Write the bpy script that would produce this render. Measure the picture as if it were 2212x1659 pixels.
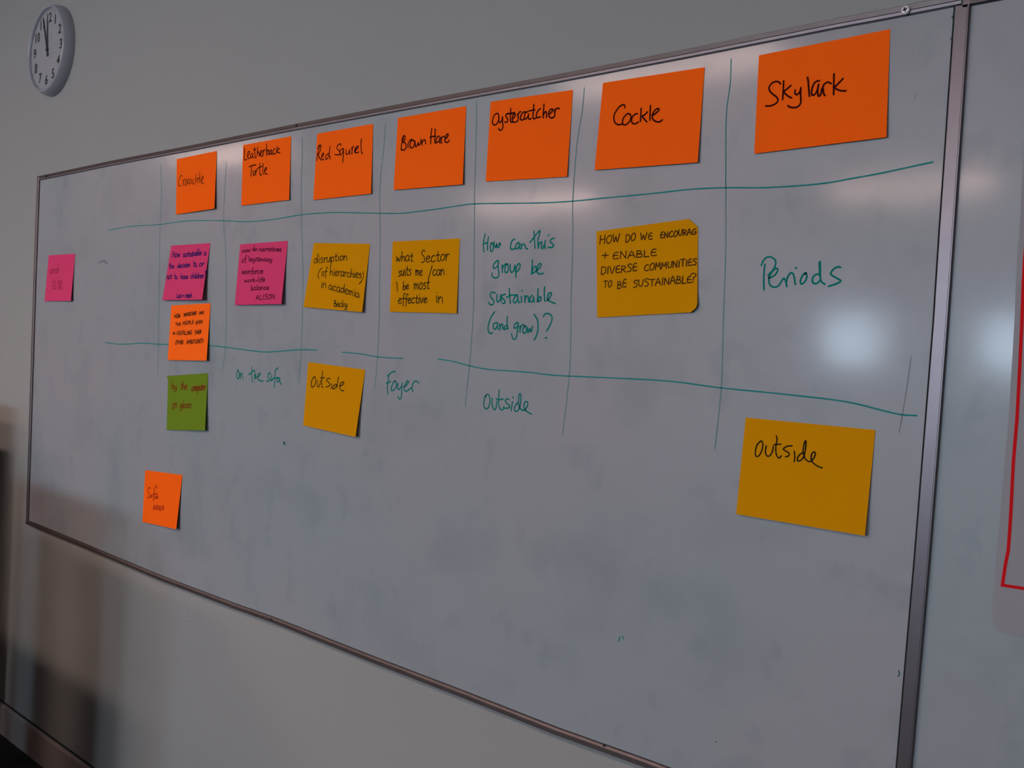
import bpy, bmesh, math, random
import numpy as np
from mathutils import Vector, Matrix

for o in list(bpy.data.objects): bpy.data.objects.remove(o)
sc = bpy.context.scene
C = sc.collection

# ------------------------------------------------------------------ camera
FZ = 0.78                                # height of the board's lower edge above the floor
IW, IH, F = 2212.0, 1659.0, 2089.88
RM = np.array([[0.74061082, 0.66946822, 0.05751452],
               [0.06320286, 0.01580898, -0.99787548],
               [-0.66895517, 0.74267246, -0.030604]])
CAM = np.array([3.46488654, -1.36387411, 0.681422276 + FZ])
cd = bpy.data.cameras.new('camera'); cam = bpy.data.objects.new('camera', cd); C.objects.link(cam)
cd.sensor_width = 36.0; cd.lens = F / IW * 36.0; cd.clip_start = 0.02
m = Matrix.Identity(4)
for i in range(3):
    m[i][0] = RM[0][i]; m[i][1] = -RM[1][i]; m[i][2] = -RM[2][i]; m[i][3] = CAM[i]
cam.matrix_world = m
sc.camera = cam

# ------------------------------------------------------------------ world, exposure
sc.view_settings.view_transform = 'Standard'
sc.view_settings.look = 'None'
sc.view_settings.gamma = 1.0
sc.view_settings.use_curve_mapping = False
sc.view_settings.exposure = 2.2
w = bpy.data.worlds.new('overcast_sky'); sc.world = w; w.use_nodes = True
w.node_tree.nodes['Background'].inputs[0].default_value = (0.62, 0.80, 1.0, 1)
w.node_tree.nodes['Background'].inputs[1].default_value = 18
LAMP = 22.0                              # radiance of the ceiling lamps
LAMP_COL = (1.0, 0.68, 0.59, 1)

# ------------------------------------------------------------------ helpers
def at(px, py, y=0.0):
    """the point of the plane y = const that the photograph shows at a pixel"""
    d = RM.T @ np.array([px - IW / 2, py - IH / 2, F])
    return CAM + d * ((y - CAM[1]) / d[1])

def raise_to(P, y):
    t = (y - P[1]) / (CAM[1] - P[1])
    return P + (CAM - P) * t

def mat(name, col, rough=0.6, metal=0.0, spec=0.5, coat=0.0, coat_rough=0.1, noise=None, bump=None, emit=None):
    ma = bpy.data.materials.new(name); ma.use_nodes = True
    nt = ma.node_tree; b = nt.nodes['Principled BSDF']
    b.inputs['Base Color'].default_value = (*col, 1)
    b.inputs['Roughness'].default_value = rough
    b.inputs['Metallic'].default_value = metal
    b.inputs['Specular IOR Level'].default_value = spec
    b.inputs['Coat Weight'].default_value = coat
    b.inputs['Coat Roughness'].default_value = coat_rough
    if noise or bump:
        tc = nt.nodes.new('ShaderNodeTexCoord')
    if noise:                               # (scale, detail, second colour)
        n = nt.nodes.new('ShaderNodeTexNoise'); n.inputs['Scale'].default_value = noise[0]; n.inputs['Detail'].default_value = noise[1]
        r = nt.nodes.new('ShaderNodeValToRGB')
        r.color_ramp.elements[0].position = 0.3; r.color_ramp.elements[1].position = 0.7
        r.color_ramp.elements[0].color = (*col, 1); r.color_ramp.elements[1].color = (*noise[2], 1)
        nt.links.new(tc.outputs['Object'], n.inputs['Vector']); nt.links.new(n.outputs['Fac'], r.inputs['Fac'])
        nt.links.new(r.outputs['Color'], b.inputs['Base Color'])
    if bump:                                # (scale, strength, distance)
        n2 = nt.nodes.new('ShaderNodeTexNoise'); n2.inputs['Scale'].default_value = bump[0]; n2.inputs['Detail'].default_value = 4
        bp = nt.nodes.new('ShaderNodeBump'); bp.inputs['Strength'].default_value = bump[1]; bp.inputs['Distance'].default_value = bump[2]
        nt.links.new(tc.outputs['Object'], n2.inputs['Vector']); nt.links.new(n2.outputs['Fac'], bp.inputs['Height'])
        nt.links.new(bp.outputs['Normal'], b.inputs['Normal'])
    if emit:
        b.inputs['Emission Color'].default_value = emit[0]; b.inputs['Emission Strength'].default_value = emit[1]
    return ma

def obj(name, V, Fc, ma, parent=None, smooth=False, origin=None):
    V = [Vector(v) for v in V]
    if origin is None:
        origin = Vector((sum(v.x for v in V) / len(V), sum(v.y for v in V) / len(V), min(v.z for v in V)))
    origin = Vector(origin)
    me = bpy.data.meshes.new(name)
    me.from_pydata([tuple(v - origin) for v in V], [], Fc)
    me.materials.append(ma)
    if smooth:
        for p in me.polygons: p.use_smooth = True
    me.validate(); me.update()
    o = bpy.data.objects.new(name, me); C.objects.link(o)
    if parent is not None:
        base = Vector(parent.location); q = parent.parent
        while q is not None: base += q.location; q = q.parent
        o.parent = parent; o.location = origin - base
    else:
        o.location = origin
    return o

def thing(name, loc, label, cat, group=None):
    o = bpy.data.objects.new(name, None); C.objects.link(o); o.location = loc; o.empty_display_size = 0.05
    o['label'] = label; o['category'] = cat
    if group: o['group'] = group
    return o

def tag(o, label, cat, group=None):
    o['label'] = label; o['category'] = cat
    if group: o['group'] = group
    return o

def struct(o): o['kind'] = 'structure'; return o

class MB:
    def __init__(s): s.V = []; s.F = []
    def add(s, V, Fc):
        k = len(s.V); s.V += [tuple(v) for v in V]; s.F += [tuple(i + k for i in f) for f in Fc]; return s
    def box(s, a, b):
        x0, y0, z0 = a; x1, y1, z1 = b
        return s.add([(x0,y0,z0),(x1,y0,z0),(x1,y1,z0),(x0,y1,z0),(x0,y0,z1),(x1,y0,z1),(x1,y1,z1),(x0,y1,z1)],
                     [(0,3,2,1),(4,5,6,7),(0,1,5,4),(1,2,6,5),(2,3,7,6),(3,0,4,7)])
    def sweep(s, rings):
        n = len(rings[0]); V = [p for r in rings for p in r]; Fc = []
        for i in range(len(rings) - 1):
            for j in range(n):
                a = i*n+j; b = i*n+(j+1) % n
                Fc.append((a, b, b+n, a+n))
        Fc.append(tuple(reversed(range(n)))); Fc.append(tuple(range((len(rings)-1)*n, len(rings)*n)))
        return s.add(V, Fc)
    def lathe(s, c, prof, n=64):           # profile (radius, y); axis along y
        V = []; Fc = []
        for r, y in prof:
            for k in range(n):
                a = 2*math.pi*k/n; V.append((c[0]+r*math.cos(a), c[1]+y, c[2]+r*math.sin(a)))
        for i in range(len(prof)-1):
            for k in range(n):
                a = i*n+k; b = i*n+(k+1) % n; Fc.append((a, b, b+n, a+n))
        return s.add(V, Fc)
    def make(s, name, ma, parent=None, **k): return obj(name, s.V, s.F, ma, parent, **k)

# ------------------------------------------------------------------ materials
M = {}
M['wall'] = mat('wall_paint', (0.256, 0.278, 0.272), 0.85, spec=0.2, noise=(1.3, 3, (0.250, 0.275, 0.272)), bump=(220, 0.08, 0.002))
M['wall_pale'] = mat('pale_wall_paint', (0.34, 0.35, 0.35), 0.85, spec=0.2)
M['wall_dark'] = mat('dark_wall_paint', (0.16, 0.13, 0.12), 0.85, spec=0.2)
M['ceiling'] = mat('ceiling_paint', (0.42, 0.43, 0.44), 0.9)
M['carpet'] = mat('dark_carpet', (0.022, 0.02, 0.024), 0.95, spec=0.1, noise=(160, 3, (0.04, 0.036, 0.04)), bump=(500, 0.5, 0.004))
M['skirting'] = mat('skirting_paint', (0.28, 0.26, 0.25), 0.5)
M['alu'] = mat('anodised_aluminium', (0.085, 0.074, 0.074), 0.42, metal=0.55, spec=0.3, noise=(30, 2, (0.10, 0.086, 0.083)))
M['alu_lip'] = mat('pale_aluminium', (0.15, 0.145, 0.16), 0.42, metal=0.5, spec=0.3)
M['alu_stile'] = mat('stile_aluminium', (0.115, 0.105, 0.115), 0.36, metal=0.75, noise=(30, 2, (0.125, 0.112, 0.12)))
M['gap_line'] = mat('dark_gap', (0.012, 0.02, 0.026), 0.7)  # near-black stand-in for gap shade; also colours the board joint lines
M['clock_shell'] = mat('grey_plastic', (0.27, 0.30, 0.34), 0.35)
M['clock_dial'] = mat('clock_dial', (0.32, 0.34, 0.35), 0.6)
M['black'] = mat('black_print', (0.012, 0.018, 0.02), 0.5)
M['screw'] = mat('bright_zinc', (0.8, 0.8, 0.85), 0.3, metal=0.3)
M['poster'] = mat('laminated_paper', (0.235, 0.245, 0.27), 0.6, spec=0.25)
M['red'] = mat('red_print', (0.50, 0.006, 0.008), 0.75, spec=0.1)
M['orange'] = mat('orange_paper', (0.88, 0.122, 0.005), 0.8, spec=0.04, noise=(400, 2, (0.84, 0.117, 0.005)))
M['orange2'] = mat('light_orange_paper', (0.95, 0.145, 0.010), 0.8, spec=0.04, noise=(400, 2, (0.90, 0.14, 0.010)))
M['yellow'] = mat('yellow_paper', (0.55, 0.25, 0.0008), 0.8, spec=0.03, noise=(400, 2, (0.52, 0.235, 0.0008)))
M['pink'] = mat('pink_paper', (0.58, 0.05, 0.15), 0.8, spec=0.04, noise=(400, 2, (0.55, 0.047, 0.143)))
M['green'] = mat('green_paper', (0.125, 0.215, 0.014), 0.8, spec=0.04, noise=(400, 2, (0.118, 0.205, 0.014)))
INK = dict(maroon=(0.035, 0.0015, 0.0015), brown=(0.10, 0.015, 0.004), soft=(0.30, 0.015, 0.006), black=(0.012, 0.010, 0.006), dkbrown=(0.05, 0.018, 0.006),
           navy=(0.035, 0.012, 0.12), plum=(0.09, 0.008, 0.035), faint=(0.32, 0.02, 0.05), redbrown=(0.17, 0.03, 0.006),
           teal=(0.001, 0.17, 0.14), teal_line=(0.015, 0.20, 0.19), teal_faint=(0.12, 0.245, 0.26), grey=(0.15, 0.16, 0.18), tealdark=(0.004, 0.075, 0.06), scratch=(0.18, 0.18, 0.2))
for k, v in INK.items(): M['ink_' + k] = mat('ink_' + k, v, 0.8, spec=0.05)

# whiteboard enamel: white coat, worn and smudged by rubbed-out marker, with glossy lacquer
def board_mat():
    ma = bpy.data.materials.new('whiteboard_enamel'); ma.use_nodes = True
    nt = ma.node_tree; b = nt.nodes['Principled BSDF']; L = nt.links.new
    tc = nt.nodes.new('ShaderNodeTexCoord')
    def noise(scale, detail, stretch=(1, 1, 1), rough=0.55):
        mp = nt.nodes.new('ShaderNodeMapping'); mp.inputs['Scale'].default_value = stretch
        n = nt.nodes.new('ShaderNodeTexNoise'); n.inputs['Scale'].default_value = scale; n.inputs['Detail'].default_value = detail; n.inputs['Roughness'].default_value = rough
        L(tc.outputs['Object'], mp.inputs['Vector']); L(mp.outputs['Vector'], n.inputs['Vector']); return n.outputs['Fac']
    def ramp(f, p0, p1, c0, c1):
        r = nt.nodes.new('ShaderNodeValToRGB'); r.color_ramp.elements[0].position = p0; r.color_ramp.elements[1].position = p1
        r.color_ramp.elements[0].color = (*c0, 1); r.color_ramp.elements[1].color = (*c1, 1); L(f, r.inputs['Fac']); return r.outputs['Color']
    def mul(a, c, fac):
        x = nt.nodes.new('ShaderNodeMix'); x.data_type = 'RGBA'; x.blend_type = 'MULTIPLY'; x.inputs['Factor'].default_value = fac
        L(a, x.inputs[6]); L(c, x.inputs[7]); return x.outputs[2]
    base = ramp(noise(1.1, 2), 0.35, 0.65, (0.222, 0.280, 0.302), (0.262, 0.275, 0.300))
    sm = ramp(noise(4.5, 5, (1.0, 1, 1.1)), 0.30, 0.50, (0.80, 0.83, 0.84), (1, 1, 1))
    st = ramp(noise(9, 4, (1.3, 1, 1.0)), 0.30, 0.42, (0.80, 0.83, 0.86), (1, 1, 1))
    L(mul(mul(base, sm, 0.75), st, 0.6), b.inputs['Base Color'])
    b.inputs['Roughness'].default_value = 0.42
    b.inputs['Specular IOR Level'].default_value = 0.28
    b.inputs['Coat Weight'].default_value = 0.16
    cr = nt.nodes.new('ShaderNodeMapRange'); cr.inputs[3].default_value = 0.08; cr.inputs[4].default_value = 0.15
    L(noise(6, 4, (1, 1, 1.5)), cr.inputs[0]); L(cr.outputs[0], b.inputs['Coat Roughness'])
    return ma
M['board'] = board_mat()

# ------------------------------------------------------------------ room
WY = 0.016                                # wall plane behind the boards
X0, X1, Y0, ZC = -6.2, 5.6, -8.6, 2.2 + FZ
struct(MB().box((X0, WY, 0), (X1, WY + 0.2, ZC)).make('wall_front', M['wall']))
struct(MB().box((X0 - 0.2, Y0, 0), (X0, WY + 0.2, ZC)).make('wall_left', M['wall_dark']))
struct(MB().box((X1, Y0, 0), (X1 + 0.2, WY + 0.2, ZC)).make('wall_right', M['wall_pale']))
struct(MB().box((X0 - 0.2, Y0 - 0.2, -0.1), (X1 + 0.2, WY + 0.2, 0)).make('floor', M['carpet']))
struct(MB().box((X0 - 0.2, Y0 - 0.2, ZC), (X1 + 0.2, WY + 0.2, ZC + 0.1)).make('ceiling', M['ceiling']))
WIN = [(-1.12, -0.40, 0.74 + FZ, 1.36 + FZ), (0.48, 1.25, 0.74 + FZ, 1.36 + FZ), (2.1, 2.85, 0.74 + FZ, 1.36 + FZ)]  # third window is unseen, added for more daylight
wb = MB(); xs = X0
for a, b_, wz0, wz1 in WIN:
    wb.box((xs, Y0 - 0.2, 0), (a, Y0, ZC)); wb.box((a, Y0 - 0.2, 0), (b_, Y0, wz0)); wb.box((a, Y0 - 0.2, wz1), (b_, Y0, ZC)); xs = b_
wb.box((xs, Y0 - 0.2, 0), (X1, Y0, ZC))
struct(wb.make('wall_back', M['wall_pale']))
glass = bpy.data.materials.new('window_glass'); glass.use_nodes = True
nt = glass.node_tree; nt.nodes.clear()
o_ = nt.nodes.new('ShaderNodeOutputMaterial'); tr = nt.nodes.new('ShaderNodeBsdfTransparent'); gl = nt.nodes.new('ShaderNodeBsdfGlossy'); gl.inputs['Roughness'].default_value = 0.03
fr = nt.nodes.new('ShaderNodeFresnel'); fr.inputs['IOR'].default_value = 1.45; mx = nt.nodes.new('ShaderNodeMixShader')
nt.links.new(fr.outputs[0], mx.inputs[0]); nt.links.new(tr.outputs[0], mx.inputs[1]); nt.links.new(gl.outputs[0], mx.inputs[2]); nt.links.new(mx.outputs[0], o_.inputs[0])
M['frame_white'] = mat('white_window_frame', (0.7, 0.7, 0.7), 0.5)
for i, (a, b_, wz0, wz1) in enumerate(WIN):
    f = MB(); t = 0.04
    f.box((a, Y0 - 0.12, wz0), (a + t, Y0 - 0.06, wz1)).box((b_ - t, Y0 - 0.12, wz0), (b_, Y0 - 0.06, wz1))
    f.box((a + t, Y0 - 0.12, wz0), (b_ - t, Y0 - 0.06, wz0 + t)).box((a + t, Y0 - 0.12, wz1 - t), (b_ - t, Y0 - 0.06, wz1))
    wf = struct(f.make('window_%d' % (i + 1), M['frame_white']))
    MB().box((a + t, Y0 - 0.095, wz0 + t), (b_ - t, Y0 - 0.088, wz1 - t)).make('pane', glass, wf)
    pl = bpy.data.lights.new('daylight_portal', 'AREA'); pl.shape = 'RECTANGLE'; pl.size = b_ - a; pl.size_y = wz1 - wz0; pl.cycles.is_portal = True
    po = bpy.data.objects.new('daylight_portal', pl); C.objects.link(po)
    po.location = ((a + b_) / 2, Y0 - 0.04, (wz0 + wz1) / 2); po.rotation_euler = (math.pi / 2, 0, 0)

# skirting board along the wall: top edge and foot measured where the photo shows them
sk_top = at(24.7, 1536, WY - 0.012)[2]
sk = MB().sweep([[(x, WY, 0.0), (x, WY - 0.014, 0.0), (x, WY - 0.014, sk_top - 0.008), (x, WY - 0.009, sk_top), (x, WY, sk_top)] for x in (X0, X1)])
bb = struct(sk.make('baseboard_front', M['skirting']))
MB().box((X0, WY - 0.006, sk_top), (X1, WY, sk_top + 0.0022)).make('joint', M['gap_line'], bb)  # dark strip paints the gap shade above the skirting

# ceiling lamps (out of frame; the board mirrors all but the added last one)
M['lamp'] = mat('lamp_diffuser', (0.8, 0.8, 0.8), 0.5, emit=(LAMP_COL, LAMP))
M['housing'] = mat('lamp_housing', (0.7, 0.7, 0.7), 0.5)
for k_, f_ in (('lamp_a', .55), ('lamp_b', .62), ('lamp_c', 1.45), ('lamp_d', 1.15), ('lamp_fill', .3)): M[k_] = mat('lamp_diffuser', (0.8, 0.8, 0.8), 0.5, emit=(LAMP_COL, LAMP * f_))
def lamp(x0, x1, yc, wd, label, tube='lamp'):
    t = thing('ceiling_light', ((x0 + x1) / 2, yc, ZC), label, 'ceiling light', 'fluorescent ceiling lights')
    MB().box((x0 - .03, yc - wd/2 - .03, ZC - 0.05), (x1 + .03, yc + wd/2 + .03, ZC)).make('housing', M['housing'], t)
    MB().box((x0, yc - wd/2, ZC - 0.075), (x1, yc + wd/2, ZC - 0.0505)).make('diffuser', M[tube], t)
lamp(-4.25, -2.85, -2.85, 0.20, 'fluorescent ceiling light near the board wall, beyond its left end', 'lamp_a')
lamp(0.05, 1.30, -2.75, 0.20, 'fluorescent ceiling light near the board wall, above its middle', 'lamp_b')
lamp(-3.40, -2.00, -5.65, 0.22, 'fluorescent ceiling light in the rear row, to the left', 'lamp_c')
lamp(0.05, 1.25, -6.2, 0.22, 'fluorescent ceiling light in the rear row, before the windows', 'lamp_d')
lamp(3.55, 4.80, -2.75, 0.20, 'added fill light shaped as a ceiling fluorescent, near the board wall beyond the poster', 'lamp_fill')  # unseen lamp added to bring the light further right

# unseen cabinet added beyond the left edge of the frame to shade the wall
caster = thing('shadow_cabinet', (-0.47, -0.42, 0), 'unseen dark cabinet added just beyond the left edge to cast the wall shadow', 'shadow_cabinet')
M['caster'] = mat('dark_veneer', (0.16, 0.10, 0.075), 0.5, noise=(6, 3, (0.19, 0.12, 0.09)))
MB().box((-0.90, -0.72, 0.0), (-0.11, -0.25, 1.19)).make('body', M['caster'], caster)
for a, b_ in ((-0.89, -0.51), (-0.50, -0.12)):
    dr = MB().box((a, -0.74, 0.06), (b_, -0.7205, 1.17)).make('door', M['caster'], caster)
    hx = b_ - .04 if a < -.8 else a + .03
    MB().box((hx, -0.765, .5), (hx + .012, -0.7405, .62)).make('handle', M['alu'], dr)
# unseen furniture added to throw the soft shadow under the board's left end
caster_low = thing('shadow_stand', (0.38, -0.96, 0), 'unseen dark wooden furniture added beyond the left edge to cast the low wall shadow', 'shadow_stand')
MB().box((0.02, -1.20, 0.0), (0.74, -0.72, 0.90)).make('body', M['caster'], caster_low)
MB().add([(-.01, -1.23, .9005), (.77, -1.23, .9005), (.77, -.69, .9005), (-.01, -.69, .9005), (-.01, -1.23, .93), (.77, -1.23, .93), (.77, -.69, 1.0), (-.01, -.69, 1.0)],
         [(0,3,2,1),(4,5,6,7),(0,1,5,4),(1,2,6,5),(2,3,7,6),(3,0,4,7)]).make('top', M['caster'], caster_low)

# ------------------------------------------------------------------ whiteboards
def rail(name, pts, inward, parent, width=0.013, y_front=-0.006, stepped=False):
    """pts: pixels along the outer edge; inward: unit vector in the board's plane"""
    I = np.array(inward); rings = []
    prof = [(0, WY), (0, y_front + 0.0015), (0.0012, y_front), (width*0.55, y_front), (width*0.6, y_front + 0.0008), (width*0.65, y_front),
            (width*0.92, y_front + 0.002), (width, y_front + 0.0045), (width, WY)]
    if stepped: prof = [(0, WY), (0, -.0042), (.0006, -.0046), (.0074, -.0034), (.0078, -.0026), (.0078, WY)]
    if stepped == 'lip': prof = [(.0081, WY), (.0081, -.0026), (.0084, -.0032), (.0125, -.0028), (.013, -.0020), (.013, WY)]
    for p in pts:
        P = p if len(p) == 3 else at(p[0], p[1], y_front)
        rings.append([tuple(np.array([P[0], y, P[2]]) + I * t) for t, y in prof])
    return MB().sweep(rings).make(name, M['alu_lip' if stepped == 'lip' else 'alu'], parent)

cTL, cBL = at(80, 381, -.006), at(55, 1131.5, -.006)
wb1 = thing('whiteboard', (at(1100, 900)[0], 0, cBL[2]), 'long white marker board with green handwritten grid, covered in sticky notes', 'whiteboard')
xr = [at(x, y) for x, y in ((2062.5, 25), (2043, 300), (2016, 700), (1976, 1200), (1936, 1659))]
top_px = [(80, 381), (240, 347), (400, 316), (637, 267.5), (920, 213.5), (1200, 161), (1500, 102), (1800, 40.5), (1900, 21.5), (1975, 6.5), (2077, -14)]
bot_px = [(55, 1131.5), (150, 1171), (342, 1253), (500, 1314), (586, 1345), (800, 1431), (1000, 1509), (1200, 1589), (1390, 1658)]
brx = at(1936, 1659)[0] - 0.004
pb = at(*bot_px[-1], -.006); pa = at(*bot_px[-3], -.006); sl = (pb[2] - pa[2]) / (pb[0] - pa[0])
bot_end = (brx, -.006, pb[2] + sl * (brx - pb[0]))
# panel
tp = [at(x, y) for x, y in top_px]; bp_ = [at(x, y) for x, y in bot_px] + [np.array(bot_end)]
R_x = 3.012
LFT = [(2062.5, 14), (2053, 150), (2043, 300), (2029, 500), (2016, 700), (1996, 950), (1976, 1200), (1956, 1430), (1936.5, 1659)]
jl = [at(*q) - np.array([.0008, 0, 0]) for q in LFT]
poly = [p for p in bp_ if p[0] < jl[-1][0] - .006] + [np.array([jl[-1][0] + (jl[-1][0] - jl[-2][0]) / (jl[-1][2] - jl[-2][2]) * (bot_end[2] - jl[-1][2]), 0, bot_end[2]])] + list(reversed(jl)) + list(reversed(tp[:-1]))
nP = len(poly)
V = [(p[0], 0.0, p[2]) for p in poly] + [(p[0], 0.012, p[2]) for p in poly]
Fc = [tuple(range(nP)), tuple(reversed(range(nP, 2*nP)))] + [(i, i+nP, (i+1) % nP + nP, (i+1) % nP) for i in range(nP)]
panel = obj('panel', V, Fc, M['board'], wb1)
rail('top_rail', top_px, (0, 0, -1), wb1, y_front=-.0046, stepped=True)
rail('rail_lip', top_px, (0, 0, -1), wb1, y_front=-.0046, stepped='lip')
rail('bottom_rail', bot_px + [bot_end], (0, 0, 1), wb1, width=0.014)
lp = [at(80, 384, -.006), at(72, 600, -.006), at(55.5, 1128, -.006)]
rail('left_rail', [tuple(p) for p in lp], (1, 0, 0), wb1)
def gap_line(pts, inward, parent, width, off=0.013, y=-.006, name='gap_strip'):
    I = np.array(inward); V = []; Fc = []
    rings = []
    for p in pts:
        P = p if len(p) == 3 else at(p[0], p[1], y)
        a = np.array([P[0], 0, P[2]]) + I * off; b = a + I * width
        rings.append([(a[0], 0.001, a[2]), (a[0], -0.0009, a[2]), (b[0], -0.0009, b[2]), (b[0], 0.001, b[2])])
    return MB().sweep(rings).make(name, M['gap_line'], parent)
gap_line(top_px, (0, 0, -1), wb1, 0.0012)  # near-black strip paints the shade in the gap below the top rail

# second board, its stile covers the joint
wb2 = thing('whiteboard', (3.6, 0, bot_end[2]), 'plain white marker board at the right edge, carrying a red-bordered poster', 'whiteboard')
lft = LFT
rgt = [(2095, 8), (2085.5, 150), (2075, 300), (2061, 500), (2047, 700), (2028, 950), (2008, 1200), (1988, 1430), (1968, 1659)]
yf = -0.0055
rings = []
for a, b_ in zip(lft, rgt):
    A, B = at(*a, yf), at(*b_, yf)
    rings.append([(A[0], WY - .004, A[2]), (A[0], yf + .001, A[2]), (A[0] + .001, yf, A[2]), (B[0] - .003, yf, B[2]), (B[0] - .0022, yf - .0008, B[2]), (B[0] - .0008, yf - .0008, B[2]), (B[0], yf + .002, B[2]), (B[0], WY - .004, B[2])])
A, B = at(*lft[-1], yf), at(*rgt[-1], yf)
dz = A[2] - bot_end[2] + 0.0
tx = (A[0] - at(*lft[-2], yf)[0]) / (A[2] - at(*lft[-2], yf)[2])
last = [(x, y, z - dz) for x, y, z in rings[-1]]; rings.append(last)
MB().sweep(rings).make('left_stile', M['alu_stile'], wb2)
# stile head and top rail of the second board
hA = at(2079.5, 11, yf); hB = at(2095, 8, yf); topz = tp[-1][2]
MB().box((hA[0], yf, hA[2] - .003), (hB[0], WY - .004, topz + .004)).make('stile_head', M['alu_stile'], wb2)
MB().box((hB[0], yf, at(2120, 3.6, yf)[2]), (4.9, WY - .004, topz + .004)).make('top_rail', M['alu'], wb2)
MB().box((hB[0], -0.0009, at(2120, 3.6, yf)[2] - .0014), (4.9, .001, at(2120, 3.6, yf)[2])).make('gap_strip', M['gap_line'], wb2)  # painted gap shade under this top rail as well
MB().box((hA[0] - .0022, yf - .0002, at(2077, 12, yf)[2]), (hA[0] - .0002, WY - .004, topz + .003)).make('joint', M['gap_line'], wb2)
ls = at(1968, 1659, 0)[0]
pn = [at(x + .5, y) for x, y in rgt]; sl2 = (pn[-1][0] - pn[-2][0]) / (pn[-1][2] - pn[-2][2])
pn = [np.array([hB[0], 0, topz])] + pn + [np.array([pn[-1][0] + sl2*(bot_end[2] - pn[-1][2]), 0, bot_end[2]])]
MB().sweep([[(p[0] - .003, 0, p[2]), (p[0] - .003, .012, p[2]), (4.9, .012, p[2]), (4.9, 0, p[2])] for p in pn]).make('panel', M['board'], wb2)
MB().box((ls - .02, yf, bot_end[2] - .004), (4.9, WY - .004, bot_end[2] + .010)).make('bottom_rail', M['alu'], wb2)
def edge_line(px, parent, wd):
    rr = []
    for p in px:
        P = at(*p, 0)
        rr.append([(P[0] - wd, -.0001, P[2]), (P[0] - wd, -.0012, P[2]), (P[0], -.0012, P[2]), (P[0], -.0001, P[2])])
    MB().sweep(rr).make('gap_strip', M['gap_line'], parent)
edge_line([(x - .6, y) for x, y in lft], wb1, 0.0007)
edge_line([(x + 1.4, y) for x, y in rgt], wb2, 0.0004)

# cross-head screw
sx = at(1955.0, 21.0, -.007)
s = MB(); r = 0.0062
s.lathe((sx[0], -.0046, sx[2]), [(r, 0.0), (r, -.0008), (r*.9, -.0022), (r*.6, -.0032), (0.0001, -.0036)], 28)
screw = s.make('screw', M['screw'], wb1, smooth=True)
cr = MB()
for a in (0.35, 0.35 + math.pi/2):
    ca, sa = math.cos(a), math.sin(a); h, t = r*.52, r*.17
    pts = [(-h, -t), (h, -t), (h, t), (-h, t)]
    q = [(sx[0] + x*ca - z*sa, sx[2] + x*sa + z*ca) for x, z in pts]
    cr.add([(x, -.0086, z) for x, z in q] + [(x, -.0066, z) for x, z in q], [(0,1,2,3),(0,4,5,1),(1,5,6,2),(2,6,7,3),(3,7,4,0)])
cr.make('cross_slot', M['black'], screw)

# ------------------------------------------------------------------ ink
def catmull(P, n=5):
    if len(P) < 3: return [np.array(p, float) for p in P]
    P = [np.array(p, float) for p in P]; Q = [2*P[0]-P[1]] + P + [2*P[-1]-P[-2]]; out = []
    for i in range(1, len(Q)-2):
        for k in range(n):
            t = k/n; a, b, c, d = Q[i-1:i+3]
            out.append(0.5*((2*b)+(-a+c)*t+(2*a-5*b+4*c-d)*t*t+(-a+3*b-3*c+d)*t**3))
    out.append(P[-1]); return out

def ribbon(mb, P, wd, y_of, eps):
    """P: list of (x,z) on the board plane; y_of(x,z) gives the lifted surface; flat ink stroke with round ends"""
    P = [np.array(p) for p in P]
    Q = [P[0]]
    for p in P[1:]:
        if np.linalg.norm(p - Q[-1]) > 1e-5: Q.append(p)
    P = Q; h = wd / 2
    if len(P) == 1: P = [P[0], P[0] + np.array([wd*.3, 0])]
    pts = []
    T = []
    for i in range(len(P)):
        a = P[max(i-1, 0)]; b = P[min(i+1, len(P)-1)]; t = b - a; n_ = np.linalg.norm(t); T.append(t / n_ if n_ > 1e-9 else np.array([1., 0.]))
    ring = []
    def nrm(t): return np.array([-t[1], t[0]])
    sec = [(P[0] - T[0]*h*.9, T[0], h*.35), (P[0] - T[0]*h*.5, T[0], h*.8)]
    sec += [(P[i], T[i], h*(0.92 + 0.08*math.sin(i*1.7))) for i in range(len(P))]
    sec += [(P[-1] + T[-1]*h*.5, T[-1], h*.8), (P[-1] + T[-1]*h*.9, T[-1], h*.35)]
    V = []
    for p, t, hh in sec:
        for sgn in (1, -1):
            q = p + nrm(t)*hh*sgn
            V.append(q)
    W3 = []
    for q in V:
        P0 = np.array([q[0], 0.0, q[1]])
        W3.append(tuple(raise_to(P0, -(y_of(q[0], q[1]) + eps))))
    Fc = [(2*i, 2*i+1, 2*i+3, 2*i+2) for i in range(len(sec)-1)]
    mb.add(W3, Fc)

def parse(s):
    return [[tuple(float(c) for c in p.split(',')) for p in st.split()] for st in s.split(';') if st.strip()]

def wgroups(s):
    return [parse(g) for g in s.split('|')]

class Crop:
    def __init__(s, x, y, k): s.x, s.y, s.k = x, y, k
    def __call__(s, p): return at(s.x + p[0]/s.k, s.y + p[1]/s.k)
NAT = Crop(0, 0, 1)

flat = lambda x, z: 0.0
def ink(name, crop, strokes, col, wd, parent, y_of=flat, smooth=5, label=None):
    mb = MB(); e = 0.00035 if y_of is flat else 0.0005
    for st in strokes:
        P = [tuple(crop(q)[[0, 2]]) for q in catmull(st, smooth)]
        if y_of is not flat:                      # follow the curled paper: no span longer than 3 mm
            Q = [P[0]]
            for q in P[1:]:
                a = Q[-1]; n_ = max(1, int(math.hypot(q[0]-a[0], q[1]-a[1]) / .003))
                Q += [(a[0] + (q[0]-a[0])*k/n_, a[1] + (q[1]-a[1])*k/n_) for k in range(1, n_+1)]
            P = Q
        ribbon(mb, P, wd, y_of, e); e += 0.000012
    o = mb.make(name, M['ink_' + col], parent)
    if label: o['label'] = label
    return o

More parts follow.
